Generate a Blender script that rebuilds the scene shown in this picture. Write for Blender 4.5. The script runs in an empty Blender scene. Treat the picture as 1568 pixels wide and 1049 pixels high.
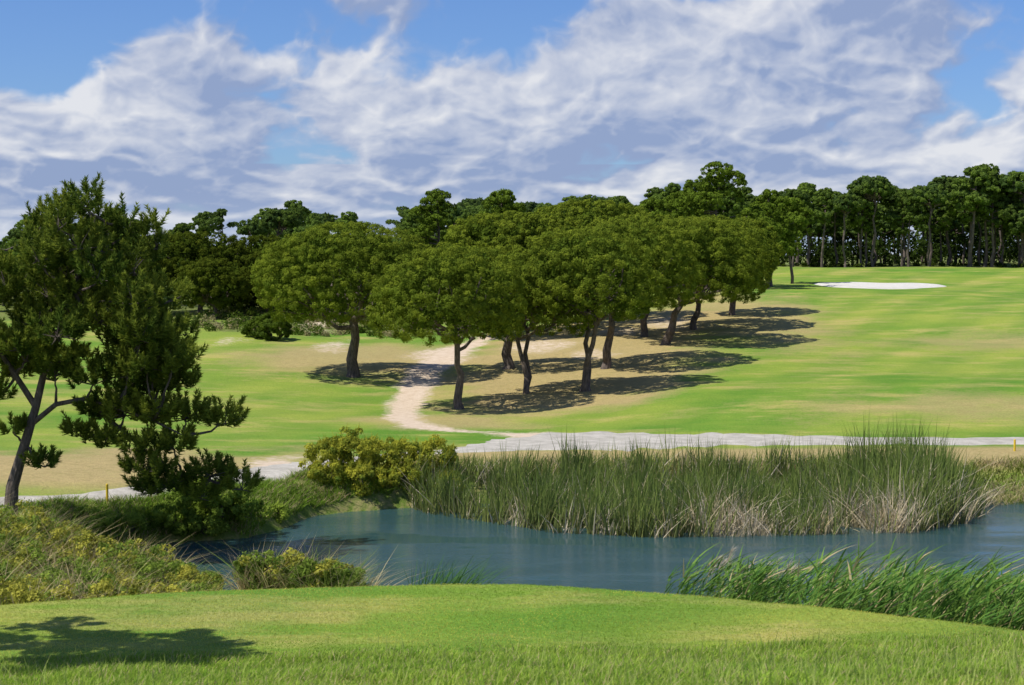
import bpy, math, numpy as np
from mathutils import Vector
scene = bpy.context.scene

# ------------------------------------------------------------------ noise
def _h(ix, iy, s):
    n = (ix*374761393 + iy*668265263 + s*1442695041) & 0xFFFFFFFF
    n = ((n ^ (n >> 13))*1274126177) & 0xFFFFFFFF
    return ((n ^ (n >> 16)) & 0xFFFF)/65535.0
def vnoise(x, y, s=0):
    ix = np.floor(x).astype(np.int64); iy = np.floor(y).astype(np.int64)
    fx = x-ix; fy = y-iy; fx = fx*fx*(3-2*fx); fy = fy*fy*(3-2*fy)
    a = _h(ix, iy, s); b = _h(ix+1, iy, s); c = _h(ix, iy+1, s); d = _h(ix+1, iy+1, s)
    return (a*(1-fx)+b*fx)*(1-fy)+(c*(1-fx)+d*fx)*fy
def fbm(x, y, s=0, o=4, g=.5):
    t = 0; a = .5; n = 0
    for i in range(o):
        t = t+a*vnoise(x, y, s+i); n += a; a *= g; x, y = x*1.63+y*1.2, y*1.63-x*1.2
    return t/n
def billow(x, y, s=0, o=5, g=.5):
    t = 0; a = .5; n = 0
    for i in range(o):
        t = t+a*(1-np.abs(2*vnoise(x, y, s+i)-1)**.8); n += a; a *= g; x, y = x*1.63+y*1.2, y*1.63-x*1.2
    return t/n
def sst(a, b, x):
    t = np.clip((x-a)/(b-a), 0, 1); return t*t*(3-2*t)

# ------------------------------------------------------------------ terrain
CP = np.array([
(-20,57,1.6),(-10,62,1.45),(-30,60,1.9),(-22,75,1.4),(-6,75,1.1),(5,75,1.1),(15,75,1.15),(26,75,1.2),(40,78,1.5),
(-25,88,1.3),(-10,88,1.0),(2,88,.9),(14,88,1.15),(27,88,1.25),(45,88,2),
(-30,100,1.6),(-12,102,1.2),(0,100,1.1),(12,100,1.9),(30,100,2.0),
(-35,115,2.0),(-10,115,1.75),(2,115,2.0),(15,120,2.9),(35,120,2.9),
(-40,135,3.3),(-22,130,3.0),(-8,135,2.9),(6,135,3.4),(25,145,4.6),(50,145,5),
(-45,160,4.2),(-20,160,4.2),(5,160,4.4),(25,170,6.3),(50,172,6.1),(39,185,6.5),(55,190,6.9),
(-60,200,4.5),(-20,200,4.7),(10,200,6.6),(30,215,8.2),(60,215,8.2),(90,215,8.4),
(-100,300,6),(0,300,7),(100,300,8.5),(-200,600,7.5),(0,600,8),(200,600,8.5),
(-16,48,1.2),(0,46,.6),(16,46,.6),(30,50,.8),(-30,45,2),(30,60,.8),(45,60,1.5),(-35,30,3),(35,30,2)], float)
def phi(r2): return np.sqrt(r2+225.)
_d = ((CP[:, None, :2]-CP[None, :, :2])**2).sum(2)
_n = len(CP)
_A = np.zeros((_n+1, _n+1)); _A[:_n, :_n] = phi(_d); _A[:_n, _n] = 1; _A[_n, :_n] = 1
_w = np.linalg.solve(_A, np.append(CP[:, 2], 0))
def rbf(x, y):
    o = np.full(x.shape, _w[-1])
    for i in range(_n):
        o += _w[i]*phi((x-CP[i, 0])**2+(y-CP[i, 1])**2)
    return o
def polysd(poly, x, y):
    p = np.array(poly, float); m = np.full(x.shape, 1e18); ins = np.zeros(x.shape, bool)
    for i in range(len(p)):
        a = p[i]; b = p[(i+1) % len(p)]; e = b-a
        t = np.clip(((x-a[0])*e[0]+(y-a[1])*e[1])/(e@e), 0, 1)
        m = np.minimum(m, (x-a[0]-t*e[0])**2+(y-a[1]-t*e[1])**2)
        c = ((a[1] > y) != (b[1] > y))
        xx = a[0]+(y-a[1])*e[0]/(e[1] if abs(e[1]) > 1e-9 else 1e-9)
        ins ^= (c & (x < xx))
    d = np.sqrt(m); return np.where(ins, -d, d)
def linedist(pts, x, y):
    m = np.full(x.shape, 1e9)
    for a, b in zip(pts[:-1], pts[1:]):
        ex, ey = b[0]-a[0], b[1]-a[1]
        t = np.clip(((x-a[0])*ex+(y-a[1])*ey)/(ex*ex+ey*ey), 0, 1)
        m = np.minimum(m, np.hypot(x-a[0]-t*ex, y-a[1]-t*ey)-(a[2]+(b[2]-a[2])*t))
    return m
POND = [(-14.5,54),(-13.5,56.5),(-12.3,58.6),(-9.2,59.6),(-8.2,62.5),(-7.8,64.3),(-6.2,65.8),(-3.2,67.2),(2,69),(10,70),(18,69.5),
        (24,68.5),(34,69),(45,66),(50,58),(40,50),(25,46),(10,44),(0,45),(-7,47.5),(-11.5,50.5)]
def tee_edge(x):
    return np.clip(30.1-np.where(x > -1, .05, .03)*(x+1)**2, 21, 31)
def T(x, y):
    x = np.asarray(x, float); y = np.asarray(y, float)
    b = rbf(np.clip(x, -300, 300), np.clip(y, 0, 700))
    b = np.clip(b, .3, 9.5)
    b = b*(1-sst(320, 700, y))+8.0*sst(320, 700, y)
    b = b+(fbm(x/14, y/14, 3, 3)-.5)*.7*sst(75, 110, y)
    ye = tee_edge(x)
    t = np.clip((y-ye)/(45-ye), 0, 1); s = 1-(1-t)**1.8
    yr = 24.6+.1*np.clip(x, -12, 12)
    ramp = .2*np.logaddexp(0, (yr-y)*1.2)/1.2
    top = 4.1+np.minimum(ramp, 4.1)+(fbm(x/3, y/3, 9, 3)-.5)*.12
    z = top*(1-s)+b*s
    sd = polysd(POND, x, y)
    sd = sd+(fbm(x/1.5, y/1.5, 21, 3)-.5)*.9*(np.abs(sd) < 4)
    z = np.where(sd > 0, z*(1-np.exp(-np.maximum(sd, 0)/1.1)), -np.minimum(1.2, .4*np.abs(sd)))
    return z
def Tz(x, y): return float(T(np.array([x]), np.array([y]))[0])

# ------------------------------------------------------------------ mesh helpers
def mk(name, V, F, C=None, mats=(), MI=None, smooth=False):
    V = np.asarray(V, np.float32); F = np.asarray(F, np.int32)
    me = bpy.data.meshes.new(name)
    me.vertices.add(len(V)); me.vertices.foreach_set('co', V.ravel())
    me.loops.add(F.size); me.loops.foreach_set('vertex_index', F.ravel())
    me.polygons.add(len(F)); me.polygons.foreach_set('loop_start', np.arange(0, F.size, F.shape[1], dtype=np.int32))
    if MI is not None: me.polygons.foreach_set('material_index', np.asarray(MI, np.int32))
    me.polygons.foreach_set('use_smooth', np.full(len(F), smooth))
    me.update(calc_edges=True)
    if C is not None:
        ca = me.color_attributes.new('Col', 'FLOAT_COLOR', 'POINT')
        C = np.asarray(C, np.float32); c4 = np.ones((len(V), 4), np.float32); c4[:, :C.shape[1]] = C
        ca.data.foreach_set('color', c4.ravel())
    for m in mats: me.materials.append(m)
    ob = bpy.data.objects.new(name, me); scene.collection.objects.link(ob)
    return ob
class Geo:
    def __init__(s): s.V = []; s.F = []; s.C = []; s.M = []; s.n = 0
    def add(s, v, f, c, m=0):
        v = np.asarray(v, np.float32).reshape(-1, 3); f = np.asarray(f).reshape(-1, 3)
        c = np.broadcast_to(np.asarray(c, np.float32), v.shape)
        s.V.append(v); s.F.append(f+s.n); s.C.append(c); s.M.append(np.full(len(f), m)); s.n += len(v)
    def arrays(s): return np.concatenate(s.V), np.concatenate(s.F), np.concatenate(s.C), np.concatenate(s.M)
    def make(s, name, mats):
        v, f, c, m = s.arrays(); return mk(name, v, f, c, mats, m)
def nrm(a): return a/np.maximum(np.linalg.norm(a, axis=-1, keepdims=True), 1e-9)
def tube(g, pts, rad, col=(1, 1, 1), m=0, k=7):
    pts = np.array(pts, float); n = len(pts); vs = []
    for i in range(n):
        d = pts[min(i+1, n-1)]-pts[max(i-1, 0)]; d = d/(np.linalg.norm(d)+1e-9)
        u = np.cross(d, [0.3, 1, .1]); u /= np.linalg.norm(u)+1e-9; w = np.cross(d, u)
        a = np.arange(k)*2*math.pi/k
        rr = rad[i]*(1+.08*np.sin(a*2+i))
        vs.append(pts[i]+(np.cos(a)*rr)[:, None]*u+(np.sin(a)*rr)[:, None]*w)
    f = []
    for i in range(n-1):
        for j in range(k):
            a = i*k+j; b = i*k+(j+1) % k; f += [(a, b, a+k), (b, b+k, a+k)]
    g.add(np.concatenate(vs), f, col, m)
def limb(rng, a, b, r0, r1, n=6, wob=.12, sag=0.):
    a = np.array(a, float); b = np.array(b, float); L = np.linalg.norm(b-a); t = np.linspace(0, 1, n)
    p = a+(b-a)*t[:, None]
    p[1:-1] += rng.normal(0, wob*L*.3, (n-2, 3))
    p[:, 2] += -sag*L*np.sin(t*math.pi)
    return p, r0+(r1-r0)*t
def leaves(g, P, N, s, C, rng, asp=.8, m=1):
    n = len(P); N = nrm(N); t = nrm(np.cross(N, rng.normal(size=(n, 3)))); b = np.cross(N, t)
    s = np.asarray(s).reshape(-1, 1)
    V = np.stack([P+b*s*.65, P-b*s*.35+t*s*.5*asp, P-b*s*.35-t*s*.5*asp], 1).reshape(-1, 3)
    g.add(V, np.arange(3*n).reshape(-1, 3), np.repeat(C, 3, 0), m)
def blades(g, B, L, W, lean, bend, C, rng, m=0, seg=4, tip=None):
    n = len(B); a = rng.uniform(0, math.pi, n); side = np.stack([np.cos(a), np.sin(a), np.zeros(n)], 1)
    rows = []; cols = []
    if tip is None: tip = C
    for i in range(seg+1):
        t = i/seg
        off = lean*(t+bend[:, None]*t*t)
        h = np.stack([off[:, 0], off[:, 1], t*(1-.35*bend*t)], 1)*L[:, None]
        c = B+h; w = (W*(1-t**1.5)*.5)[:, None]
        cc = C*(1-t)+tip*t
        if i < seg: rows += [c-side*w, c+side*w]; cols += [cc, cc]
        else: rows += [c]; cols += [cc]
    K = 2*seg+1
    V = np.stack(rows, 1).reshape(-1, 3); CC = np.stack(cols, 1).reshape(-1, 3)
    f = []
    for i in range(seg-1):
        a_ = 2*i; f += [(a_, a_+1, a_+2), (a_+1, a_+3, a_+2)]
    f += [(2*seg-2, 2*seg-1, 2*seg)]
    f = np.array(f); F = (f[None]+(np.arange(n)*K)[:, None, None]).reshape(-1, 3)
    g.add(V, F, CC, m)

# ------------------------------------------------------------------ materials
def newmat(n):
    m = bpy.data.materials.new(n); m.use_nodes = True; nt = m.node_tree; nt.nodes.clear()
    return m, nt, nt.nodes.new('ShaderNodeOutputMaterial')
def N(nt, t, **k):
    n = nt.nodes.new(t)
    for a, b in k.items(): setattr(n, a, b)
    return n
def noise(nt, vec, scale, detail=4, rough=.55, mp=None):
    if mp is not None:
        q = N(nt, 'ShaderNodeMapping'); q.inputs['Scale'].default_value = mp; nt.links.new(vec, q.inputs['Vector']); vec = q.outputs[0]
    n = N(nt, 'ShaderNodeTexNoise'); n.inputs['Scale'].default_value = scale; n.inputs['Detail'].default_value = detail
    n.inputs['Roughness'].default_value = rough; nt.links.new(vec, n.inputs['Vector']); return n.outputs['Fac']
def ramp(nt, fac, a, b, ca=(0, 0, 0, 1), cb=(1, 1, 1, 1)):
    r = N(nt, 'ShaderNodeValToRGB'); e = r.color_ramp.elements; e[0].position = a; e[1].position = b
    e[0].color = ca; e[1].color = cb; nt.links.new(fac, r.inputs[0]); return r.outputs[0]
def mix(nt, f, a, b, mode='MIX'):
    m = N(nt, 'ShaderNodeMix', data_type='RGBA', blend_type=mode)
    for s, v in ((0, f), (6, a), (7, b)):
        if isinstance(v, bpy.types.NodeSocket): nt.links.new(v, m.inputs[s])
        else: m.inputs[s].default_value = v if s == 0 else (*v, 1)
    return m.outputs[2]
def mth(nt, op, a, b=0., clamp=False):
    m = N(nt, 'ShaderNodeMath', operation=op); m.use_clamp = clamp
    for i, v in enumerate((a, b)):
        if isinstance(v, bpy.types.NodeSocket): nt.links.new(v, m.inputs[i])
        else: m.inputs[i].default_value = v
    return m.outputs[0]

def foliage_mat(name, trans=.3):
    m, nt, out = newmat(name)
    at = N(nt, 'ShaderNodeAttribute', attribute_name='Col')
    g = N(nt, 'ShaderNodeNewGeometry')
    nz = noise(nt, g.outputs['Position'], .9, 2)
    c = mix(nt, 1., at.outputs['Color'], ramp(nt, nz, .3, .7, (.8, .82, .84, 1), (1.18, 1.16, 1.08, 1)), 'MULTIPLY')
    d = N(nt, 'ShaderNodeBsdfDiffuse'); t = N(nt, 'ShaderNodeBsdfTranslucent'); mx = N(nt, 'ShaderNodeMixShader')
    mx.inputs[0].default_value = trans
    nt.links.new(c, d.inputs['Color']); nt.links.new(c, t.inputs['Color'])
    nt.links.new(d.outputs[0], mx.inputs[1]); nt.links.new(t.outputs[0], mx.inputs[2]); nt.links.new(mx.outputs[0], out.inputs[0])
    return m
M_leaf = foliage_mat('foliage', .34); M_reed = foliage_mat('reed_blades', .3)
def bark_mat():
    m, nt, out = newmat('bark'); g = N(nt, 'ShaderNodeNewGeometry')
    nz = noise(nt, g.outputs['Position'], 7, 5, .65, (1, 1, .35))
    c = ramp(nt, nz, .3, .7, (.04, .032, .028, 1), (.19, .15, .125, 1))
    p = N(nt, 'ShaderNodeBsdfPrincipled'); p.inputs['Roughness'].default_value = .9
    nt.links.new(c, p.inputs['Base Color'])
    bp = N(nt, 'ShaderNodeBump'); bp.inputs['Distance'].default_value = .05; nt.links.new(nz, bp.inputs['Height'])
    nt.links.new(bp.outputs[0], p.inputs['Normal']); nt.links.new(p.outputs[0], out.inputs[0]); return m
M_bark = bark_mat()

def ground_mat():
    m, nt, out = newmat('golf_course_ground')
    g = N(nt, 'ShaderNodeNewGeometry'); P = g.outputs['Position']
    at = N(nt, 'ShaderNodeAttribute', attribute_name='Col'); sp = N(nt, 'ShaderNodeSeparateColor'); nt.links.new(at.outputs['Color'], sp.inputs[0])
    big = noise(nt, P, .10, 4, .6, (.7, 1.0, 1)); med = noise(nt, P, .4, 5, .68, (.4, 1, 1)); fine = noise(nt, P, 9, 4, .75)
    fine2 = noise(nt, P, 2.2, 5, .7)
    grass = mix(nt, ramp(nt, big, .38, .60), (.13, .26, .028), (.265, .335, .052))
    grass = mix(nt, mth(nt, 'MULTIPLY', ramp(nt, med, .50, .66), .72), grass, (.45, .38, .13))
    grass = mix(nt, 1., grass, ramp(nt, fine, .25, .75, (.66, .7, .66, 1), (1.3, 1.26, 1.25, 1)), 'MULTIPLY')
    mp = N(nt, 'ShaderNodeMapping'); mp.inputs['Rotation'].default_value = (0, 0, math.radians(28)); nt.links.new(P, mp.inputs['Vector'])
    wv = N(nt, 'ShaderNodeTexWave'); wv.inputs['Scale'].default_value = .055; wv.inputs['Distortion'].default_value = 4.; wv.inputs['Detail'].default_value = 3
    wv.inputs['Detail Scale'].default_value = .6
    nt.links.new(mp.outputs[0], wv.inputs['Vector'])
    grass = mix(nt, 1., grass, ramp(nt, wv.outputs['Fac'], .2, .8, (.87, .945, .89, 1), (1.08, 1.05, 1.06, 1)), 'MULTIPLY')
    wild = mix(nt, ramp(nt, fine2, .46, .68), (.12, .18, .03), (.32, .28, .12))
    dry = mix(nt, ramp(nt, fine2, .35, .65), (.54, .38, .20), (.34, .29, .11))
    dry = mix(nt, 1., dry, ramp(nt, fine, .25, .75, (.7, .7, .7, 1), (1.25, 1.25, 1.25, 1)), 'MULTIPLY')
    dirt = mix(nt, ramp(nt, fine2, .35, .65), (.58, .45, .32), (.7, .58, .45))
    def edge(ch, k=.35, am=1.1):
        v = mth(nt, 'ADD', sp.outputs[ch], mth(nt, 'MULTIPLY', mth(nt, 'SUBTRACT', fine2, .5), am))
        return ramp(nt, v, .5-k*.5, .5+k*.5)
    c = mix(nt, edge(2, .8, 1.3), grass, dry); c = mix(nt, edge(1, .5), c, wild); c = mix(nt, edge(0, .5, 1.3), c, dirt)
    p = N(nt, 'ShaderNodeBsdfPrincipled'); p.inputs['Roughness'].default_value = .95
    p.inputs['Specular IOR Level'].default_value = .15
    nt.links.new(c, p.inputs['Base Color'])
    bp = N(nt, 'ShaderNodeBump'); bp.inputs['Distance'].default_value = .08; bp.inputs['Strength'].default_value = .8
    nt.links.new(mth(nt, 'ADD', fine, fine2), bp.inputs['Height']); nt.links.new(bp.outputs[0], p.inputs['Normal'])
    nt.links.new(p.outputs[0], out.inputs[0]); return m
def sand_mat(name, a, b, bump=.04):
    m, nt, out = newmat(name); g = N(nt, 'ShaderNodeNewGeometry'); P = g.outputs['Position']
    n1 = noise(nt, P, 1.1, 6, .7); n2 = noise(nt, P, 12, 4, .7)
    c = mix(nt, ramp(nt, n1, .35, .68), a, b)
    c = mix(nt, 1., c, ramp(nt, n2, .25, .75, (.8, .8, .8, 1), (1.12, 1.12, 1.12, 1)), 'MULTIPLY')
    p = N(nt, 'ShaderNodeBsdfPrincipled'); p.inputs['Roughness'].default_value = .95; nt.links.new(c, p.inputs['Base Color'])
    bp = N(nt, 'ShaderNodeBump'); bp.inputs['Distance'].default_value = bump; nt.links.new(n2, bp.inputs['Height']); nt.links.new(bp.outputs[0], p.inputs['Normal'])
    nt.links.new(p.outputs[0], out.inputs[0]); return m

# ------------------------------------------------------------------ ground sheet
ys = np.concatenate([np.arange(-30, 8, 1.), 8*np.exp(np.arange(0, math.log(260/8), .0045)), 262*np.exp(np.arange(0, math.log(5000/262), .06)), [5000.]])
so = .36*np.exp(np.linspace(0, math.log(1.7/.36), 40))[1:]
ss = np.concatenate([-so[::-1], np.linspace(-.36, .36, 400), so])
SS, YY = np.meshgrid(ss, ys); XX = SS*(YY+45)
gx, gy = XX.ravel(), YY.ravel(); gz = T(gx, gy)
def grid_quads(nr, nc, flip=False):
    idx = np.arange(nr*nc).reshape(nr, nc)
    q = [idx[:-1, :-1].ravel(), idx[:-1, 1:].ravel(), idx[1:, 1:].ravel(), idx[1:, :-1].ravel()]
    if flip: q = q[::-1]
    return np.stack(q, 1)
GF = grid_quads(*XX.shape)

PATH = [(45,81,1.9),(28,80.2,1.9),(18.8,80.8,2.0),(12.8,81.8,2.8),(8.1,82.4,3.8),(3.5,82.0,5.2),(.2,79.8,3.0),(-2.5,77.4,.9),(-5.2,75,.9),(-7.6,71.6,1.0),
        (-9.3,68.3,1.3),(-10.7,65,1.2),(-13.5,61.2,.95),(-16.9,58.2,.95),(-25,55,1.),(-40,51,1.)]
DIRTP = [(1.0,86,1.3),(-2.8,88,.4),(-5.2,90.5,.7),(-6.3,96,.8),(-6.6,104,.8),(-6.1,114,1.0),(-5.3,124,1.4),(-4.2,131,1.6),(-2,140,.8)]
LITTER = [(-4.5,95),(2,96),(9,98),(12,104),(14,117),(17,135),(23,148),(24,156),(8,160),(-4,138),(-6,115)]
sd = polysd(POND, gx, gy)
nzA = fbm(gx/3, gy/3, 40, 4)-.5
def soft(d, w): return np.clip(.5-d/w, 0, 1)
Rm = soft(linedist(DIRTP, gx, gy)+nzA*2.2, 1.6)
def blob(cx, cy, rx, ry): return (np.hypot((gx-cx)/rx, (gy-cy)/ry)-1)*min(rx, ry)
for bl, s_ in [((-22.5,133,1.2,3),.55),((-14,134,1.6,5),.6),((-17,150,1.4,6),.6),((-9.8,70.5,.8,2.2),1),((2,132,3,5),.6),((6,124,1.6,4),.5),((13,146,2.,6),.5),((9,140,2,4),.5),((-5.5,128,2.5,4),.7)]:
    Rm = np.maximum(Rm, s_*soft(blob(*bl)+nzA*3, 2.))
ye = tee_edge(gx); yr = 24.6+.1*np.clip(gx, -12, 12)
Gm = np.maximum(sst(ye+.7, ye+2.5, gy)*(gy < 50), soft(sd-1.2+nzA*2, 2.)*(gy > 44))
Gm = np.maximum(Gm, sst(150, 158, gy+nzA*12)*(gx < 8)*1.0)
Gm = np.maximum(Gm, soft(np.maximum(142+nzA*10-gy, np.abs(gx+16)-9), 6))
Gm = np.maximum(Gm, sst(218, 221, gy+nzA*3))
Gm = np.maximum(Gm, .33*sst(yr+.3, yr-.8, gy+nzA))
nzB = fbm(gx/4+3, gy/2.5, 47, 4)-.5
Bm = .84*soft(polysd(LITTER, gx, gy)+nzA*7+nzB*7+.8, 6)
Bm = np.maximum(Bm, .85*soft(np.maximum(np.maximum(60-gy, gy-75+nzA*10), gx+8.5)+nzB*4, 6))
Bm = np.maximum(Bm, .85*soft(np.maximum(np.maximum(71-gy, gy-78), -4-gx), 2))
Bm = np.maximum(Bm, .78*soft(blob(-11,124,10,10)+nzA*8, 7))
Bm = np.maximum(Bm, .72*soft(blob(-3.5,93,5,4)+nzA*4, 4))
Bm = np.maximum(Bm, .72*soft(blob(20,148,7,24)+nzA*8, 6))
Bm = np.maximum(Bm, .6*soft(blob(32,93,14,5)+nzA*8, 6))
Bm = np.maximum(Bm, .55*soft(blob(36,128,9,5)+nzA*8, 6))
ground = mk('ground', np.stack([gx, gy, gz], 1), GF, np.stack([Rm, Gm, Bm], 1), [ground_mat()], None, True)

def strip_sheet(name, pts, mat, lift, hwn=14):
    P = np.array(pts, float)
    t = np.linspace(0, len(P)-1, 260)
    def cr(t):
        i = np.clip(np.floor(t).astype(int), 0, len(P)-2); f = (t-i)[:, None]
        p0 = P[np.maximum(i-1, 0)]; p1 = P[i]; p2 = P[i+1]; p3 = P[np.minimum(i+2, len(P)-1)]
        return .5*((2*p1)+(-p0+p2)*f+(2*p0-5*p1+4*p2-p3)*f**2+(-p0+3*p1-3*p2+p3)*f**3)
    C = cr(t); D = np.gradient(C[:, :2], axis=0); D = nrm(D); Nn = np.stack([-D[:, 1], D[:, 0]], 1)
    w = np.linspace(-1, 1, hwn)
    e = 1+(fbm(t*6, t*0, 5, 4)-.5)*.7; e2 = 1+(fbm(t*6, t*0+9, 8, 4)-.5)*.7
    hw = C[:, 2, None]*np.where(w < 0, e[:, None], e2[:, None])
    X = C[:, 0, None]+Nn[:, 0, None]*w*hw; Y = C[:, 1, None]+Nn[:, 1, None]*w*hw
    Z = T(X, Y)+lift*(1-np.abs(w)**6*1.6)
    return mk(name, np.stack([X.ravel(), Y.ravel(), Z.ravel()], 1), grid_quads(*X.shape, flip=True), None, [mat], None, True)
strip_sheet('cart_path', PATH, sand_mat('gravel_path', (.36, .335, .28), (.6, .56, .49)), .05)

# bunker
th = np.linspace(0, 2*math.pi, 96, endpoint=False)
rr = np.linspace(0, 1, 12)
br = 1+.16*np.sin(2*th+.5)+.15*np.sin(3*th+1.2)+.08*np.sin(5*th)
bx = 39.3+np.outer(rr, np.cos(th)*br*6.4); by = 184.5+np.outer(rr, np.sin(th)*br*7.2)
bz = T(bx, by)+.10+.06*(np.abs(rr)[:, None]**4)*(rr[:, None] < .99)-.12*(rr[:, None] > .99)
idx = np.arange(12*96).reshape(12, 96); f = []
for i in range(11):
    for j in range(96):
        k = (j+1) % 96; f += [(idx[i, j], idx[i+1, j], idx[i+1, k]), (idx[i, j], idx[i+1, k], idx[i, k])]
mk('sand_bunker', np.stack([bx.ravel(), by.ravel(), bz.ravel()], 1), f, None, [sand_mat('bunker_sand', (.60, .57, .51), (.72, .69, .63))], None, True)

# water
def water_mat():
    m, nt, out = newmat('pond_water'); g = N(nt, 'ShaderNodeNewGeometry'); P = g.outputs['Position']
    n1 = noise(nt, P, 3.2, 5, .72, (.55, 1.8, 1)); n2 = noise(nt, P, .25, 4, .6, (.5, 1.6, 1))
    p = N(nt, 'ShaderNodeBsdfPrincipled')
    p.inputs['Base Color'].default_value = (.032, .08, .085, 1)
    p.inputs['Roughness'].default_value = .03; p.inputs['IOR'].default_value = 1.36
    bp = N(nt, 'ShaderNodeBump'); bp.inputs['Distance'].default_value = .06; nt.links.new(n1, bp.inputs['Height'])
    nt.links.new(ramp(nt, n2, .42, .60, (.10, .10, .10, 1), (1, 1, 1, 1)), bp.inputs['Strength'])
    nt.links.new(bp.outputs[0], p.inputs['Normal']); nt.links.new(p.outputs[0], out.inputs[0]); return m
mk('pond_water', [(-20, 42, 0), (60, 42, 0), (60, 75, 0), (-20, 75, 0)], [(0, 1, 2), (0, 2, 3)], None, [water_mat()])

# ------------------------------------------------------------------ trees
PG = np.array([.115, .17, .02]); YG = np.array([.235, .285, .03]); DG = np.array([.06, .10, .02])
def clumps(g, rng, C, O, r, per, size, c0, c1, cv=.5, bias=.9, asp=.8, jit=.45):
    n = len(C); k = per
    D = nrm(rng.normal(size=(n, k, 3))+O[:, None]*bias)
    rad = r[:, None, None]*rng.uniform(.55, 1.05, (n, k, 1))
    P = C[:, None]+D*rad*np.array([1, 1, .8])
    Nn = D+rng.normal(0, jit, (n, k, 3))
    mixv = np.clip(rng.normal(.5, .3, (n, 1, 1))*cv+rng.normal(.25, .18, (n, k, 1)), 0, 1)
    Col = c0*(1-mixv)+c1*mixv
    leaves(g, P.reshape(-1, 3), Nn.reshape(-1, 3), size*rng.uniform(.6, 1.3, n*k), Col.reshape(-1, 3), rng, asp)
def stone_pine_geo(seed, H, R, thick, off=(0, 0), trunks=1, dens=1., leaf=.13, c0=PG, c1=YG, trunk_r=.26, per=150):
    rng = np.random.default_rng(seed); g = Geo()
    up = thick*.58; dn = thick*.42; cz = H-up; ctr = np.array([off[0], off[1], cz])
    for k in range(trunks):
        bx, by = (0, 0) if k == 0 else rng.normal(0, .3, 2)
        hf = cz-dn*.75
        a0 = rng.uniform(0, 6.28)
        sp = .1 if trunks == 1 else .5
        top = np.array([off[0]*.55+math.cos(a0+k*3.0)*sp*R*.5, off[1]*.55+math.sin(a0+k*3.)*sp*R*.5, hf])
        tr = trunk_r*(1 if trunks == 1 else .75)
        p, r_ = limb(rng, (bx, by, -.4), top, tr*1.15, tr*.75, 7, .07); r_[0] *= 1.35
        tube(g, p, r_, m=0, k=9)
        nb = 8 if trunks == 1 else 5
        for j in range(nb):
            a = j*2*math.pi/nb+rng.uniform(-.4, .4); q = rng.uniform(.35, .85)
            e = ctr+np.array([math.cos(a)*R*q, math.sin(a)*R*q, up*rng.uniform(-.15, .45)])
            st = p[-2]+(p[-1]-p[-2])*rng.uniform(.0, 1)
            lp, lr = limb(rng, st, e, tr*.5, .05, 6, .16, .08); tube(g, lp, lr, m=0, k=6)
            for _ in range(3):
                e2 = lp[3]+rng.normal(0, .22*R, 3)*np.array([1, 1, .5])+np.array([0, 0, .5])
                l2, r2 = limb(rng, lp[2], e2, .08, .02, 4, .15); tube(g, l2, r2, m=0, k=5)
    nl = 22
    la = rng.uniform(0, 6.28, nl); lz = rng.uniform(-.6, .95, nl)
    L = nrm(np.stack([np.cos(la), np.sin(la), lz], 1))
    def hull(D):
        dd = D@L.T
        lob = np.exp(-(1-dd)*14).max(1)
        base = .88+.14*lob
        z = D[:, 2]; hr = np.hypot(D[:, 0], D[:, 1])+1e-6
        q = np.where(z > 0, 2.3, 4.)
        k = (hr**q+np.abs(z)**q)**(-1/q)
        P = np.stack([D[:, 0]*R, D[:, 1]*R, np.where(z > 0, z*up, z*dn)], 1)*(base*k)[:, None]
        rad = np.hypot(P[:, 0], P[:, 1])/R
        P[:, 2] = np.where(P[:, 2] < 0, P[:, 2]*(.35+.65*np.clip(rad*1.45, 0, 1)), P[:, 2])
        return P
    area = 2*math.pi*R*R*1.35
    n = int(area/.34*dens)
    D = nrm(rng.normal(size=(n*2, 3))*np.array([1, 1, .95])); D = D[(D[:, 2] > -.85) & (rng.uniform(size=2*n) < np.where(D[:, 2] > -.5, 1, .6))][:n]
    P = hull(D)*rng.uniform(.92, 1.025, (len(D), 1))+ctr
    O = nrm(D*np.array([1, 1, 1.1])+np.array([0, 0, .3]))
    clumps(g, rng, P, O, rng.uniform(.22, .46, len(D)), per, leaf, c0, c1, cv=.6, bias=1.3, asp=.55, jit=.4)
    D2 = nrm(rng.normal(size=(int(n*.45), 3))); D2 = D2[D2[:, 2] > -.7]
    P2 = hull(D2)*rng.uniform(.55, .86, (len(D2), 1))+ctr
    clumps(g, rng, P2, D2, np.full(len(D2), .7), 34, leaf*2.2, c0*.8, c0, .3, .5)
    return g
TREEMATS = [M_bark, M_leaf]
def place(g, name, x, y, rot=0.):
    ob = g.make(name, TREEMATS); ob.location = (x, y, Tz(x, y)); ob.rotation_euler = (0, 0, rot); return ob
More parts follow.
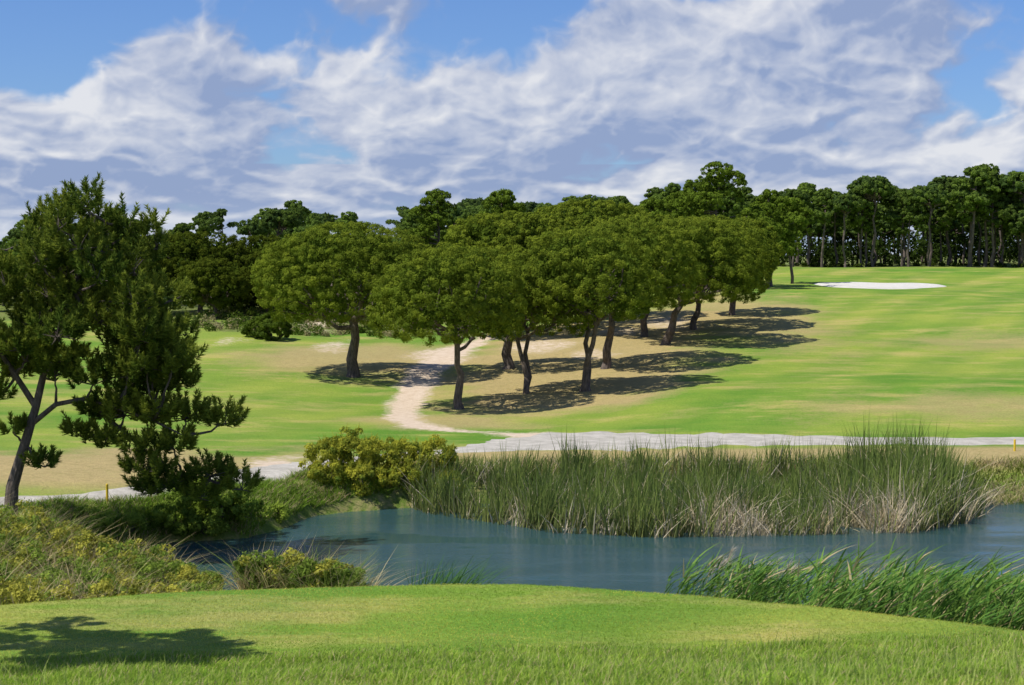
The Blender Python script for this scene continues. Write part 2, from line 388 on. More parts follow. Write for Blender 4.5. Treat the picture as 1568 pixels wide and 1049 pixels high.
SP = [
 (-10.8,115,10.7,6.2,7.4,(-.3,0),1,.36),
 (-3.0,100,9.8,4.5,6.1,(-.8,0),1,.22),
 (-.4,118,8.8,4.0,5.5,(0,0),1,.32),
 (1.0,106,9.0,3.9,5.6,(.6,0),2,.22),
 (4.3,105,10.3,4.3,6.3,(.5,0),2,.24),
 (6.3,116,10.3,5.0,6.5,(1.4,0),1,.27),
 (11.4,128,9.8,5.6,6.9,(2.2,0),1,.3),
 (15.0,140,9.6,5.4,7.0,(1.0,0),1,.25),
 (.5,140,10.5,6.6,6.4,(0,0),1,.25),
 (6.7,150,11.0,6.2,6.3,(0,0),1,.25),
 (10.5,135,10.,5.2,6.0,(0,0),1,.25),
 (19.5,150,8.8,4.2,5.6,(0,0),1,.25),
 (-30,163,8.0,5.4,6.8,(0,0),1,.25),
 (-24.5,168,7.6,4.6,6.4,(0,0),1,.25),
 (-17.5,158,8.0,4.6,7.0,(0,0),1,.25),
 (-37,158,7.4,4.6,6.4,(0,0),1,.25),
 (-27,154,5.6,3.4,4.8,(0,0),1,.2),
 (-22.5,160,6.4,3.8,5.6,(0,0),1,.2)]
for i, (x, y, H, R, th_, off, k, tr) in enumerate(SP):
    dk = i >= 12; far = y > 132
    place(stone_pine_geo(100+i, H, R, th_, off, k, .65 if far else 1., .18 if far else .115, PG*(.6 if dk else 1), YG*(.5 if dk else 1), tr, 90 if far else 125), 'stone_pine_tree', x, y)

def irregular_pine_geo(seed, H, R, start=.45, dens=1., leaf=.24, c0=DG*1.2, c1=PG*1.1, flat=.5, per=60):
    rng = np.random.default_rng(seed); g = Geo()
    lean = rng.normal(0, .45, 2)
    p, r_ = limb(rng, (0, 0, -.4), (lean[0], lean[1], H*.93), .2*H/10, .05, 8, .04); tube(g, p, r_, m=0, k=7)
    n = int(11*dens)+3
    for j in range(n):
        t = start+(1-start)*((j+.5)/n)
        a = rng.uniform(0, 6.28); rad = R*rng.uniform(.3, .95)*math.sin(math.pi*min(1, (t-start)/(1-start)*.75+.22))
        if j >= n-2: rad *= .3
        c = np.array([lean[0]*t+math.cos(a)*rad, lean[1]*t+math.sin(a)*rad, H*t*.96])
        st = np.array([lean[0]*t, lean[1]*t, H*(t-.08)])
        l, lr = limb(rng, st, c, .07, .02, 5, .1); tube(g, l, lr, m=0, k=5)
        cr = R*rng.uniform(.24, .42); m = int(20*(cr/1.2)**2)+6
        D = nrm(rng.normal(size=(m, 3))+np.array([0, 0, .5])); P = c+D*cr*np.array([1, 1, flat])
        clumps(g, rng, P, nrm(D+np.array([0, 0, .4])), rng.uniform(.2, .42, m), per, leaf, c0, c1, .8)
    return g
for i, (x, y, H, R) in enumerate([(-7.1,166,11.8,3.0),(-1.2,164,11.7,3.2),(21.3,176,12.8,4.2),(27.5,180,10.,3.6),(25.8,171,7.2,2.2),(17.5,186,10.,3.6),(15.0,178,9.8,3.0),(31,188,9.2,3.0)]):
    place(irregular_pine_geo(300+i, H, R, .42, 1.6, .19, PG*.8, PG*1.5), 'pine_tree', x, y)

# distant mass of trees: one merged object
protos = []
for i in range(4): protos.append(irregular_pine_geo(500+i, 11, 2.7, [.60, .66, .56, .7][i], .9, .25, DG*1.3, PG*1.5, .45).arrays())
for i in range(3): protos.append(stone_pine_geo(600+i, 9, 4.2, 4.2, (0, 0), 1, .32, .32, DG*1.6, PG*1.5, .2, 70).arrays())
for i in range(2): protos.append(stone_pine_geo(650+i, 11, 2.9, 2.3, (.5, 0), 1, .4, .3, DG*1.5, PG*1.4, .16, 70).arrays())
rng = np.random.default_rng(78); DT = []
kinds = [0, 1, 2, 3, 0, 2, 7, 8]
for i in range(56): DT.append((22+i*1.55+rng.uniform(-.9, .9), rng.uniform(219, 229), kinds[rng.integers(0, 8)], rng.uniform(.66, 1.12)))
for x in (67.5, 72, 88): DT.append((x, 219+rng.uniform(0, 2), 4+rng.integers(0, 3), rng.uniform(.8, .92)))
for _ in range(90): DT.append((rng.uniform(12, 125), rng.uniform(230, 268), kinds[rng.integers(0, 8)], rng.uniform(.7, 1.05)))
for _ in range(36): DT.append((rng.uniform(10, 125), rng.uniform(240, 270), 4+rng.integers(0, 3), rng.uniform(.75, .95)))
for _ in range(52): DT.append((rng.uniform(-75, 0), rng.uniform(168, 200), rng.integers(4, 7), rng.uniform(.6, .86)))
for _ in range(70): DT.append((rng.uniform(-110, 20), rng.uniform(205, 250), kinds[rng.integers(0, 8)], rng.uniform(.75, 1.0)))
for _ in range(60): DT.append((rng.uniform(-150, 30), rng.uniform(260, 330), kinds[rng.integers(0, 8)], rng.uniform(.85, 1.15)))
for x, y, k, s in [(47,221,7,1.05),(59.5,221,0,1.18),(62,223,2,1.22),(66.5,222,8,1.12),(71,224,3,1.15),(28,222,0,1.0)]: DT.append((x, y, k, s))
D_ = np.array(DT, float); Zt = T(D_[:, 0], D_[:, 1]); G = Geo()
for (x, y, k, s), z in zip(DT, Zt):
    v, f, c, m = protos[int(k)]; a = rng.uniform(0, 6.28); ca, sa = math.cos(a), math.sin(a)
    sx = s*rng.uniform(.85, 1.2)
    w = np.stack([(v[:, 0]*ca-v[:, 1]*sa)*sx+x, (v[:, 0]*sa+v[:, 1]*ca)*sx+y, v[:, 2]*s+z], 1)
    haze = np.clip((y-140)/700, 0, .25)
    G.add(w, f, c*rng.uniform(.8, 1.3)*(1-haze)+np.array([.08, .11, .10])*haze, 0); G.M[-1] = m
def scrub(G, rng, X, Y, r, hz, per, size, c0, c1, dz=0.):
    Z = T(X, Y); n = len(X)
    C = np.stack([X, Y, Z+r*.35+dz], 1)
    clumps(G, rng, C, np.tile(np.array([0, 0, 1.]), (n, 1)), r, per, size, c0, c1, .6, .2)
n = 1700
X = rng.uniform(-120, 130, n); Y = np.where(X > 12, rng.uniform(231, 262, n), rng.uniform(166, 235, n))
scrub(G, rng, X, Y, rng.uniform(1.0, 2.1, n), 0, 55, .45, DG*.35, DG*.9, rng.uniform(0, 3.2, n)*(Y > 175))
n = 240
X = rng.uniform(15, 110, n); Y = rng.uniform(220, 228, n)
scrub(G, rng, X, Y, rng.uniform(.25, .6, n), 0, 50, .25, DG*.4, PG*.6)
G.make('distant_tree_line', TREEMATS)

# off-frame neighbour tree whose crown shades the tee
place(irregular_pine_geo(910, 9.2, 3.3, .68, .6, .2), 'pine_tree', -10.6, 22.9)

# ------------------------------------------------------------------ left foreground maritime pine
def big_pine():
    rng = np.random.default_rng(5); g = Geo()
    TR = np.array([(0,0,-.5),(.12,0,1.2),(.55,0,2.6),(.9,.1,3.8),(1.15,.1,4.8),(1.7,0,6.2),(2.2,0,7.6),(2.65,0,8.9),(2.95,0,10.0)])
    tube(g, TR, [.25,.19,.16,.14,.12,.11,.08,.05,.03], m=0, k=10)
    T2 = np.array([(.9,.1,3.8),(.2,.3,4.8),(-.6,.4,6.0),(-1.2,.4,7.4),(-1.4,.3,8.6)]); tube(g, T2, [.10,.09,.07,.05,.03], m=0, k=7)
    T3 = np.array([(.7,.1,3.2),(1.6,-.1,3.9),(2.6,-.2,4.1),(3.6,-.2,3.8),(4.8,-.3,3.4),(5.8,-.3,2.9)]); tube(g, T3, [.09,.08,.07,.06,.05,.02], m=0, k=7)
    T4 = np.array([(2.6,-.2,4.1),(3.6,.2,3.1),(4.6,.2,2.2),(5.6,.2,1.6),(6.5,.2,1.4)]); tube(g, T4, [.07,.06,.05,.04,.02], m=0, k=7)
    CL = [
     (2.9,10.3,.4,.6),(2.3,9.9,.4,.6),(3.5,9.6,.4,.6),(2.7,9.2,.8,.5),(4.35,9.4,.3,.8),(4.2,8.3,.6,.6),(.5,9.6,.3,.6),(1.1,8.7,.6,.5),(2.0,8.4,.8,.5),(3.2,8.2,.8,.5),
     (4.5,7.4,.7,.5),(.2,8.0,.7,.5),(1.4,7.5,.8,.5),(2.6,7.3,.9,.5),(3.7,6.9,.8,.5),(-.6,7.3,.8,.6),(4.9,6.3,.8,.5),(.7,6.6,.8,.5),(2.1,6.4,.9,.45),
     (3.4,5.9,.9,.5),(5.4,5.4,.8,.5),(4.4,5.1,.9,.5),(-.4,6.0,.8,.5),(1.9,5.4,.7,.3),(5.3,4.7,.8,.4),(3.1,4.9,.8,.4),(-.1,5.0,.8,.4),(4.2,4.3,.6,.3),
     (-1.4,6.6,.9,.6),(-1.9,8.1,.8,.6),(-1.2,9.0,.6,.6),(-1.6,5.4,.8,.5),(-.5,4.1,.6,.35),(1.4,4.9,.6,.3),(4.9,5.8,.7,.5),(4.1,6.2,.7,.5),(1.0,5.8,.7,.4),
     (3.0,3.6,.7,.35),(3.9,3.5,.9,.4),(4.9,3.7,.8,.45),(5.8,3.5,.8,.4),(6.8,3.4,.6,.4),(3.4,2.7,.6,.3),(4.4,2.6,.8,.35),(5.6,2.6,.7,.3),
     (4.6,1.7,.7,.3),(5.5,1.5,.9,.35),(6.5,1.7,.8,.35),(7.3,1.4,.5,.35),(4.7,1.0,.6,.25),(6.3,.9,.7,.25),(1.2,1.9,.45,.18),(.4,3.1,.4,.2),(2.3,3.2,.4,.2)]
    S = []
    allp = np.concatenate([TR[2:], T2[1:], T3[1:], T4[1:]])
    for (x, z, rx, rz) in CL:
        reps = 2 if z > 4.3 else 1
        for q in range(reps):
            yy = rng.uniform(-1.7, 1.7) if z > 4.3 else rng.uniform(-.5, .5)
            c = np.array([x+rng.normal(0, .15)*reps, yy, z+rng.normal(0, .1)])
            dd = np.linalg.norm((allp-c-np.array([0, 0, -.5]))*np.array([1, .7, 1]), axis=1); st = allp[dd.argmin()]
            l, lr = limb(rng, st, c-np.array([0, 0, rz*.4]), .055, .025, 6, .12, .05); tube(g, l, lr, m=0, k=5)
            ns = int(26*rx*(rz+.5)*1.9/(.75 if reps == 1 else 1))
            D = nrm(rng.normal(size=(ns, 3))); P = c+D*np.array([rx, max(rx, .6), rz])*rng.uniform(.35, 1.05, (ns, 1))**.6
            d = nrm(D*np.array([.75, .75, .2])+np.array([0, 0, 1.05])+rng.normal(0, .2, (ns, 3)))
            for a_, b_ in list(zip(P, d))[::4]:
                l2, r2 = limb(rng, c-np.array([0, 0, rz*.4]), a_, .022, .01, 3, .1); tube(g, l2, r2, m=0, k=4)
            S.append(np.concatenate([P, d, np.full((ns, 1), rng.uniform(-.3, .35))+rng.normal(0, .14, (ns, 1))], 1))
    S = np.concatenate(S); n = len(S); k = 64
    P = S[:, :3]; d = S[:, 3:6]; L = rng.uniform(.3, .62, n)
    t = rng.uniform(0, 1, (n, k, 1)); base = P[:, None]+d[:, None]*L[:, None, None]*t
    rad = nrm(np.cross(d[:, None]*np.ones((1, k, 1)), rng.normal(size=(n, k, 3))))
    nd = nrm(d[:, None]*(.45+.9*t)+rad*1.0); ln = rng.uniform(.16, .25, (n, k, 1))*(1.1-.4*t)
    side = nrm(np.cross(nd, rng.normal(size=(n, k, 3))))*.022
    V = np.stack([base-side, base+side, base+nd*ln], 2).reshape(-1, 3)
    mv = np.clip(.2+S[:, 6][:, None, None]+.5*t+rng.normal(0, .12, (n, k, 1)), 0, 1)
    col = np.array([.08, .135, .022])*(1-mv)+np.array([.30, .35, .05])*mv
    g.add(V, np.arange(len(V)).reshape(-1, 3), np.repeat(col.reshape(-1, 3), 3, 0), 1)
    return g
place(big_pine(), 'maritime_pine_tree', -16.4, 55.)

# ------------------------------------------------------------------ reeds and weeds
def sample_poly(rng, poly, n):
    p = np.array(poly, float); lo = p.min(0); hi = p.max(0); X = np.zeros(0); Y = np.zeros(0)
    while len(X) < n:
        x = rng.uniform(lo[0], hi[0], n); y = rng.uniform(lo[1], hi[1], n); k = polysd(poly, x, y) < 0
        X = np.append(X, x[k]); Y = np.append(Y, y[k])
    return X[:n], Y[:n]
RG = np.array([.07, .145, .032]); RG2 = np.array([.21, .29, .06]); ST = np.array([.52, .43, .24]); ST2 = np.array([.68, .60, .50])
rng = np.random.default_rng(31)
REED = [(-4.6,68),(-3.3,65.2),(-.8,62.9),(1.5,60.6),(4.9,59.6),(9.6,60.),(14.3,60.6),(17,62.9),(18.8,66.5),(18,70.5),(10,71.5),(2,70.5)]
n = 25000
X, Y = sample_poly(rng, REED, n)
keep = fbm(X/.9, Y/.9, 61, 3) > .38; X, Y = X[keep], Y[keep]; n = len(X)
cl = fbm(X/1.1, Y/1.1, 62, 4)
H = (1.1+2.1*cl**1.2+rng.normal(0, .3, n))*(1+.45*np.exp(-((X-15.7)/1.5)**2))*(1-.2*np.exp(-((X-10)/2.2)**2))*(1-.08*(X < 7))
H *= np.clip(.66+.6*(-polysd(REED, X, Y)), .5, 1)
bz = np.maximum(T(X, Y), -.25)
straw = np.exp(-((X-8.)/1.4)**2-((Y-60.6)/2.4)**2)+np.exp(-((X-13.6)/1.4)**2-((Y-61.3)/2.6)**2)+.4*(fbm(X/1.4, Y/1.4, 66, 3) > .56)
isS = rng.uniform(size=n) < np.clip(.11+.85*straw, 0, .9)
H = np.where(isS, H*rng.uniform(.4, .95, n), H)
cm = np.clip(rng.uniform(0, 1, n)*.6+(fbm(X/.8, Y/.8, 67, 2)-.3)*1.1, 0, 1)[:, None]
C = RG*(1-cm)+RG2*cm; C = np.where(isS[:, None], ST*(1-cm)+ST2*cm, C)
lean = rng.normal(0, .12, (n, 2))+np.stack([.25*(fbm(X/1.3, Y/1.3, 68, 2)-.4), 0*X], 1); lean[isS] += rng.normal(0, .3, (isS.sum(), 2))
base = np.where(isS[:, None], C, C*.55+ST*.3); g = Geo()
blades(g, np.stack([X, Y, bz], 1), H, rng.uniform(.035, .07, n), lean, rng.uniform(0, .8, n), base, rng, seg=4, tip=C)
g.make('reed_bed', [M_reed])

g = Geo()
RN = [(3.2,38.5),(5,34.5),(8,32.5),(11,30),(17,30),(20,38),(16,42.5),(6,42)]
ns = 1500; X, Y = sample_poly(rng, RN, ns); k = fbm(X/1.3, Y/1.3, 71, 3) > .36; X, Y = X[k], Y[k]; ns = len(X)
Hs = 1.0+1.0*fbm(X/1.1, Y/1.1, 72, 2)+rng.normal(0, .18, ns)
Z = T(X, Y)
blades(g, np.stack([X, Y, Z], 1), Hs, np.full(ns, .02), np.tile([.18, 0], (ns, 1))+rng.normal(0, .06, (ns, 2)), np.full(ns, .4), np.tile(RG2, (ns, 1)), rng, seg=3)
rep = 12; Xr = np.repeat(X, rep); t = rng.uniform(.15, .97, ns*rep); Hr = np.repeat(Hs, rep)
nb = ns*rep
Bp = np.stack([Xr+.22*t*Hr, np.repeat(Y, rep), np.repeat(Z, rep)+t*Hr*.92], 1)
cm = rng.uniform(0, 1, (nb, 1)); C = np.array([.06, .16, .035])*(1-cm)+np.array([.22, .36, .07])*cm
dead = rng.uniform(size=nb) < .09; C[dead] = ST
blades(g, Bp, rng.uniform(.3, .62, nb), rng.uniform(.03, .06, nb), np.stack([rng.normal(.7, .45, nb), rng.normal(-.05, .4, nb)], 1), rng.uniform(.1, .9, nb), C, rng, seg=4)
for q in range(14):
    x, y = rng.uniform(4, 6.5), rng.uniform(38, 41); z = Tz(x, y); h = rng.uniform(1.5, 2.0)
    tube(g, [(x, y, z), (x+.1, y, z+h*.6), (x+.3, y, z+h)], [.008, .006, .004], ST, 0, 4)
    m_ = 60; tt = rng.uniform(0, 1, m_)
    B = np.stack([x+.3-.12*tt, np.full(m_, y), z+h-.3*tt], 1)
    blades(g, B, rng.uniform(.08, .2, m_), np.full(m_, .012), np.stack([rng.normal(.8, .3, m_), rng.normal(0, .3, m_)], 1), rng.uniform(0, .5, m_), np.tile(ST2*.9, (m_, 1)), rng, seg=2)
g.make('common_reeds', [M_reed])
g = Geo(); m_ = 300; B = np.stack([rng.uniform(-2.8, -1.5, m_), rng.uniform(45, 46.3, m_), np.zeros(m_)], 1); B[:, 2] = T(B[:, 0], B[:, 1])
blades(g, B, rng.uniform(1.2, 2.1, m_), rng.uniform(.025, .045, m_), np.stack([rng.normal(.35, .25, m_), rng.normal(0, .2, m_)], 1), rng.uniform(.1, .8, m_), np.tile([.09, .2, .05], (m_, 1)), rng, seg=4)
g.make('reed_tuft', [M_reed])

def weeds(name, poly, n, h, col=(RG2, ST), strawp=.4, hmod=None, clump=.4, shrub=0, wid=(.02, .045)):
    g = Geo(); X, Y = sample_poly(rng, poly, n); nz = fbm(X/.9, Y/.9, 81, 3); k = nz > clump; X, Y, nz = X[k], Y[k], nz[k]; n = len(X)
    Z = np.maximum(T(X, Y), -.1); Hh = h*(.3+1.1*nz)*rng.uniform(.5, 1.2, n)
    if hmod is not None: Hh = Hh*hmod(X, Y)
    s = rng.uniform(size=(n, 1)) < strawp*np.clip(fbm(X/1.5, Y/1.5, 83, 3)*3-.8, 0, 1.6)[:, None]
    C = np.where(s, col[1]*rng.uniform(.7, 1.15, (n, 1)), col[0]*rng.uniform(.55, 1.25, (n, 1)))
    blades(g, np.stack([X, Y, Z], 1), Hh, rng.uniform(*wid, n), rng.normal(0, .4, (n, 2))+np.array([.1, 0]), rng.uniform(.1, 1.1, n), C, rng, seg=3)
    if shrub:
        X, Y = sample_poly(rng, poly, shrub); k = fbm(X/.9, Y/.9, 81, 3) > .40; X, Y = X[k], Y[k]
        Zs = np.maximum(T(X, Y), 0); r = rng.uniform(.14, .30, len(X)); hh = h*.66*(hmod(X, Y) if hmod is not None else 1)
        Cc = np.stack([X, Y, Zs+rng.uniform(.1, 1, len(X))**.7*hh*(.3+1.4*fbm(X/.9, Y/.9, 81, 3))], 1)
        tn = fbm(X/1.4, Y/1.4, 88, 2) > .5
        for kk, (c0, c1) in ((tn, (np.array([.15, .18, .028]), np.array([.48, .46, .08]))), (~tn, (np.array([.08, .15, .025]), np.array([.25, .34, .055])))):
            clumps(g, rng, Cc[kk], np.tile([0, 0, 1.], (kk.sum(), 1)), r[kk], 60, .085, c0, c1, .9, .5)
    return g.make(name, [M_reed, M_leaf])
weeds('bank_weeds', [(-17,36),(-9.5,37),(-7.8,43),(-8.4,49),(-11,50.2),(-14,53),(-20,53)], 17000, 1.35, (RG2*1.2, ST), strawp=.9, shrub=2400,
      hmod=lambda x, y: np.clip(.5+(-x-7.5)*.12, .4, 1.1))
weeds('bank_weeds', [(-7.6,46.5),(-4.6,45.8),(-4.1,47.5),(-6,49.4),(-7.6,49.4)], 3600, 1.75, strawp=1.2, shrub=520)
weeds('shore_grass', [(-15.5,55),(-13.4,56.6),(-12.3,58.8),(-9.3,59.7),(-8.4,62.6),(-7.9,64.6),(-6.4,66.2),(-3.4,67.8),(-4,70),(-8.2,68),(-9.2,65.4),(-12,61.4),(-17,57.3)], 26000, .42, (np.array([.22, .35, .045]), ST), .25, clump=.1)
weeds('shore_grass', [(17.5,70),(18.5,67),(24,68.8),(34,69.4),(34,72),(20,72.5)], 9000, .5, (np.array([.18, .23, .04]), ST), .6, clump=.2)
weeds('shore_grass', [(-5,69),(2,70.5),(18,71),(18,73),(2,72.5),(-5,71)], 8000, .6, (RG2, ST), .6, clump=.2)

def bush(name, blobs, c0, c1, leaf=.1, per=110, spikes=0):
    g = Geo()
    for (x, y, r, h) in blobs:
        z = max(Tz(x, y), .0); n = int(26*r*h/.8)+8
        D = nrm(rng.normal(size=(n, 3))+np.array([0, -.2, .3])); P = np.array([x, y, z+h*.42])+D*np.array([r, r, h*.5])*rng.uniform(.7, 1.12, (n, 1))
        clumps(g, rng, P, nrm(D+np.array([0, 0, .4])), rng.uniform(.14, .32, n), per, leaf, c0, c1, .9)
        for j in range(5):
            e = P[rng.integers(0, n)]; l, lr = limb(rng, (x, y, z-.1), e, .03, .01, 4, .1); tube(g, l, lr, (1, 1, 1), 2, 4)
        if spikes:
            m_ = int(spikes*r); B = P[rng.integers(0, n, m_)]
            blades(g, B, rng.uniform(.25, .55, m_), np.full(m_, .035), rng.normal(0, .35, (m_, 2)), rng.uniform(0, .4, m_), np.tile(c1, (m_, 1)), rng, seg=2)
    return g.make(name, [M_reed, M_leaf, M_bark])
bush('waterside_bush', [(-7.4,67.6,.9,1.5),(-6.4,68.1,1.1,1.8),(-5.2,68.6,1.1,1.5),(-4.1,69.,1.0,1.4),(-7.2,66.8,.7,.9),(-5.8,66.8,.8,1.),(-3.2,69.3,.9,1.4),(-4.4,67.6,.7,.8),(-2.6,68,.6,.8)], np.array([.13, .20, .03]), np.array([.42, .42, .05]), .09, spikes=260)
bush('waterside_bush', [(-11.3,59.6,.9,1.5),(-10.3,59.9,.9,1.4),(-9.5,60.3,.7,1.1),(-11.8,59.2,.6,1.0),(-10.8,59.3,.6,.8)], np.array([.1, .18, .03]), np.array([.28, .38, .055]), spikes=90)
bush('waterside_bush', [(-13.2,58.0,.5,.6),(-12.5,59.1,.5,.6),(-8.6,61.8,.4,.5),(-14.2,57,.6,.6)], np.array([.12, .2, .03]), np.array([.32, .42, .06]), .08, spikes=90)
g = Geo(); n = 380; X = rng.uniform(-28, -1, n); Y = rng.uniform(140, 168, n)
for_dark = rng.uniform(size=n) < .4
scrub(g, rng, X[for_dark], Y[for_dark], rng.uniform(.4, 1.0, for_dark.sum()), 0, 90, .2, DG, PG)
l = ~for_dark; scrub(g, rng, X[l], Y[l], rng.uniform(.3, .6, l.sum()), 0, 90, .16, np.array([.2, .2, .08]), np.array([.42, .36, .2]))
g.make('scrub', TREEMATS)
bush('dark_bush', [(-19.2,136,1.3,2.2),(-20.5,137,1.1,1.6)], DG, PG, .16, 110)

# ------------------------------------------------------------------ foreground turf
rng = np.random.default_rng(55)
g = Geo()
n = 150000; u = rng.uniform(0, 1, n); Y = 12+14.5*np.sqrt(u); X = rng.uniform(-1, 1, n)*(Y*.34+.6)
yrr = 24.6+.1*X; edge = sst(yrr+.9, yrr-.6, Y+(fbm(X*1.5, Y*1.5, 5, 3)-.5)*1.2)
k = rng.uniform(size=n) < edge*(.3+1.1*fbm(X*2, Y*2, 6, 2)); X, Y, ed = X[k], Y[k], edge[k]; n = len(X)
cl = fbm(X*1.7, Y*1.7, 15, 3); H = (.03+.18*cl**1.5)*rng.uniform(.5, 1.4, n)*ed
cm = rng.uniform(0, 1, (n, 1)); C = np.array([.14, .28, .03])*(1-cm)+np.array([.38, .49, .08])*cm; dd = rng.uniform(size=n) < .12; C[dd] = ST*.95
blades(g, np.stack([X, Y, T(X, Y)], 1), H, rng.uniform(.009, .016, n), rng.normal(0, .35, (n, 2))+np.array([.15, 0]), rng.uniform(0, .8, n), C*.78, rng, seg=2, tip=C*1.2)
m_ = 3000; Y2 = rng.uniform(14, 25, m_); X2 = rng.uniform(-1, 1, m_)*(Y2*.33); k = rng.uniform(size=m_) < sst(-4, 6, X2)*.8+.2; X2, Y2 = X2[k], Y2[k]; m_ = len(X2)
blades(g, np.stack([X2, Y2, T(X2, Y2)], 1), rng.uniform(.16, .38, m_), np.full(m_, .013), rng.normal(0, .2, (m_, 2)), rng.uniform(0, .5, m_), np.tile([.38, .46, .13], (m_, 1)), rng, seg=3)
g.make('rough_grass', [M_reed])
g = Geo()
n = 150000; Y = rng.uniform(22.5, 31, n); X = rng.uniform(-1, 1, n)*(Y*.34+.4); k = Y < tee_edge(X)+1.6; X, Y = X[k], Y[k]; n = len(X)
ex = sst(tee_edge(X)-.2, tee_edge(X)+1., Y)
cm = np.clip(fbm(X/1.8, Y/.7, 91, 4)*3.-.9+rng.normal(0, .15, n), 0, 1)[:, None]; C = np.array([.2, .33, .03])*(1-cm)+np.array([.52, .51, .11])*cm
blades(g, np.stack([X, Y, T(X, Y)], 1), rng.uniform(.012, .026, n)+.08*ex*rng.uniform(0, 1, n), rng.uniform(.008, .014, n), rng.normal(0, .4, (n, 2)), rng.uniform(0, .8, n), C*.92, rng, seg=1, tip=C*1.12)
g.make('tee_grass', [M_reed])

# ------------------------------------------------------------------ yellow stakes
def stake(x, y, h=.55):
    m, nt, out = newmat('yellow_paint'); p = N(nt, 'ShaderNodeBsdfPrincipled'); gg = N(nt, 'ShaderNodeNewGeometry')
    nt.links.new(ramp(nt, noise(nt, gg.outputs['Position'], 20, 4), .3, .7, (.6, .4, .02, 1), (.8, .58, .03, 1)), p.inputs['Base Color']); p.inputs['Roughness'].default_value = .5
    nt.links.new(p.outputs[0], out.inputs[0]); g = Geo()
    tube(g, [(0, 0, -.15), (0, 0, .02), (0, 0, h-.05), (0, 0, h-.03), (0, 0, h)], [.04, .045, .045, .04, .003], k=10)
    ob = g.make('yellow_marker_stake', [m]); ob.location = (x, y, Tz(x, y))
stake(-14.2, 59.2, .8); stake(22.6, 76.)

# ------------------------------------------------------------------ sun, sky
EL = math.radians(57); to_sun = Vector((-.9, -.38, 0)).normalized()*math.cos(EL); to_sun.z = math.sin(EL)
sl = bpy.data.lights.new('sun', 'SUN'); sl.energy = 5.0; sl.angle = math.radians(.5); sl.color = (1, .95, .85)
so_ = bpy.data.objects.new('sun', sl); scene.collection.objects.link(so_)
so_.rotation_euler = (-to_sun).to_track_quat('-Z', 'Y').to_euler()
w = bpy.data.worlds.new('World'); scene.world = w; w.use_nodes = True; nt = w.node_tree; nt.nodes.clear()
out = nt.nodes.new('ShaderNodeOutputWorld')
sky = N(nt, 'ShaderNodeTexSky', sky_type='NISHITA'); sky.sun_disc = False; sky.sun_elevation = EL
sky.sun_rotation = math.atan2(to_sun.x, to_sun.y); sky.air_density = 1.0; sky.dust_density = .3; sky.ozone_density = 2.5
b1 = N(nt, 'ShaderNodeBackground'); b1.inputs[1].default_value = .125
nt.links.new(mix(nt, 1., sky.outputs[0], (.46, .62, .95), 'MULTIPLY'), b1.inputs[0])
nt.links.new(b1.outputs[0], out.inputs[0])

# cloud bank: emissive sky backdrop ring, cloud light and shade painted into its colours, open above 32 degrees
az = np.concatenate([np.arange(-180, -26, .5), np.arange(-26, 26, .045), np.arange(26, 180.01, .5)])
el = np.concatenate([np.arange(-1.5, 10.5, .045), np.linspace(10.6, 32, 60)])
AZ, EE = np.meshgrid(az, el); U0 = AZ.ravel(); E0 = EE.ravel()
def cl_d(U, E):
    u = U/3.0; v = 4.0*np.log(np.maximum(E+1.8, .1))
    wx = fbm(u*1.6+9, v*1.6, 11, 4)-.5; wy = fbm(u*1.6, v*1.6+7, 17, 4)-.5
    u = u+.5*wx; v = v+.5*wy
    n_ = fbm(u*.8, v*.8, 23, 8, .5); b_ = billow(u*1.0+3, v*1.0, 31, 6, .46)
    return n_, b_
n1, b1_ = cl_d(U0, E0); n2, b2_ = cl_d(U0-.20, E0+.24); n3, b3_ = cl_d(U0-.8, E0+.8)
def gs(cx, cy, sx, sy): return np.exp(-((U0-cx)/sx)**2-((E0-cy)/sy)**2)
cov = .10+.0*U0
cov -= .40*gs(-15, 7.8, 6.0, 1.4)+.25*gs(-16, 5.9, 3.2, .6)+.18*gs(-9, 8.6, 4, .9)+.16*gs(4, 8.9, 6, .5)
cov += .22*gs(-13, 3.9, 5.5, 1.2)+.15*gs(-4, 6, 4.5, 1.5)+.17*gs(5, 5.5, 5, 2.0)+.17*gs(13, 5.0, 8, 3.)+.10*(E0 < 3)
dd = n1+.32*(b1_-.5)+cov
al = sst(.43, .61, dd)
bright = .30+1.7*((n1-n2)+.55*(b1_-b2_))+1.1*((n1-n3)+.3*(b1_-b3_))+.6*(b1_-.55)
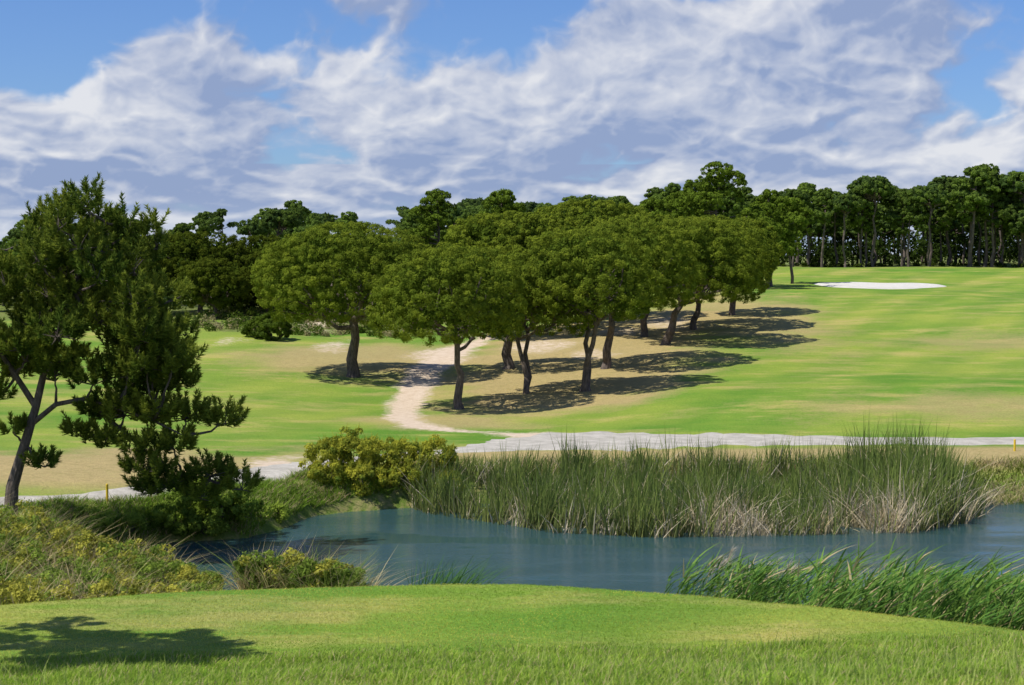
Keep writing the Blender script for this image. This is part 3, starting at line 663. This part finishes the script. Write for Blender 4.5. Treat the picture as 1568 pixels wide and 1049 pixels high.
bright += .40*gs(-14.5, 5.1, 2.6, .4)+.40*gs(-4, 6.1, 1.7, .9)+.34*gs(3.9, 6.5, 1.4, .7)+.24*gs(-8, 6.3, 2, .5)+.22*gs(12, 4.6, 2.5, .5)+.16*gs(13, 5.9, 3, .6)+.15*gs(-12, 3.8, 4, .5)
bright -= .16*gs(-9, 2.5, 5, .8)+.12*gs(2, 3.2, 7, .7)
bright = np.clip(bright, 0, 1)[:, None]
colc = np.array([.32, .41, .64])*(1-bright)+np.array([.88, .89, .93])*bright
hz = sst(2.2, .2, E0)[:, None]; colc = colc*(1-.5*hz)+np.array([.50, .60, .80])*.5*hz
al = np.clip(al*.94, 0, 1); al = np.maximum(al, .35*hz[:, 0])
al = al*sst(31, 20, E0)
Rr = 4300.; ra = np.radians(U0); re = np.radians(E0)
Vs = np.stack([Rr*np.sin(ra), Rr*np.cos(ra), Rr*np.tan(re)+10], 1)
m, nt, out = newmat('cloud_cover'); at = N(nt, 'ShaderNodeAttribute', attribute_name='Col')
em = N(nt, 'ShaderNodeEmission'); em.inputs[1].default_value = .9; nt.links.new(at.outputs['Color'], em.inputs[0])
tr = N(nt, 'ShaderNodeBsdfTransparent'); mx = N(nt, 'ShaderNodeMixShader')
nt.links.new(at.outputs['Alpha'], mx.inputs[0]); nt.links.new(tr.outputs[0], mx.inputs[1]); nt.links.new(em.outputs[0], mx.inputs[2]); nt.links.new(mx.outputs[0], out.inputs[0])
try: m.cycles.emission_sampling = 'NONE'
except Exception as e: print(e)
mk('sky', Vs, grid_quads(*AZ.shape), np.concatenate([colc, al[:, None]], 1), [m], None, True)

# ------------------------------------------------------------------ camera
cd = bpy.data.cameras.new('camera'); cd.lens = 59.7; cd.sensor_width = 36; cd.clip_end = 9000; cd.clip_start = .1
cd.dof.use_dof = True; cd.dof.focus_distance = 95; cd.dof.aperture_fstop = 3.5
co = bpy.data.objects.new('camera', cd); scene.collection.objects.link(co); co.location = (0, 0, 10)
co.rotation_euler = (math.radians(90-2.96), 0, 0); scene.camera = co
scene.view_settings.view_transform = 'Standard'; scene.view_settings.look = 'None'; scene.view_settings.exposure = 0
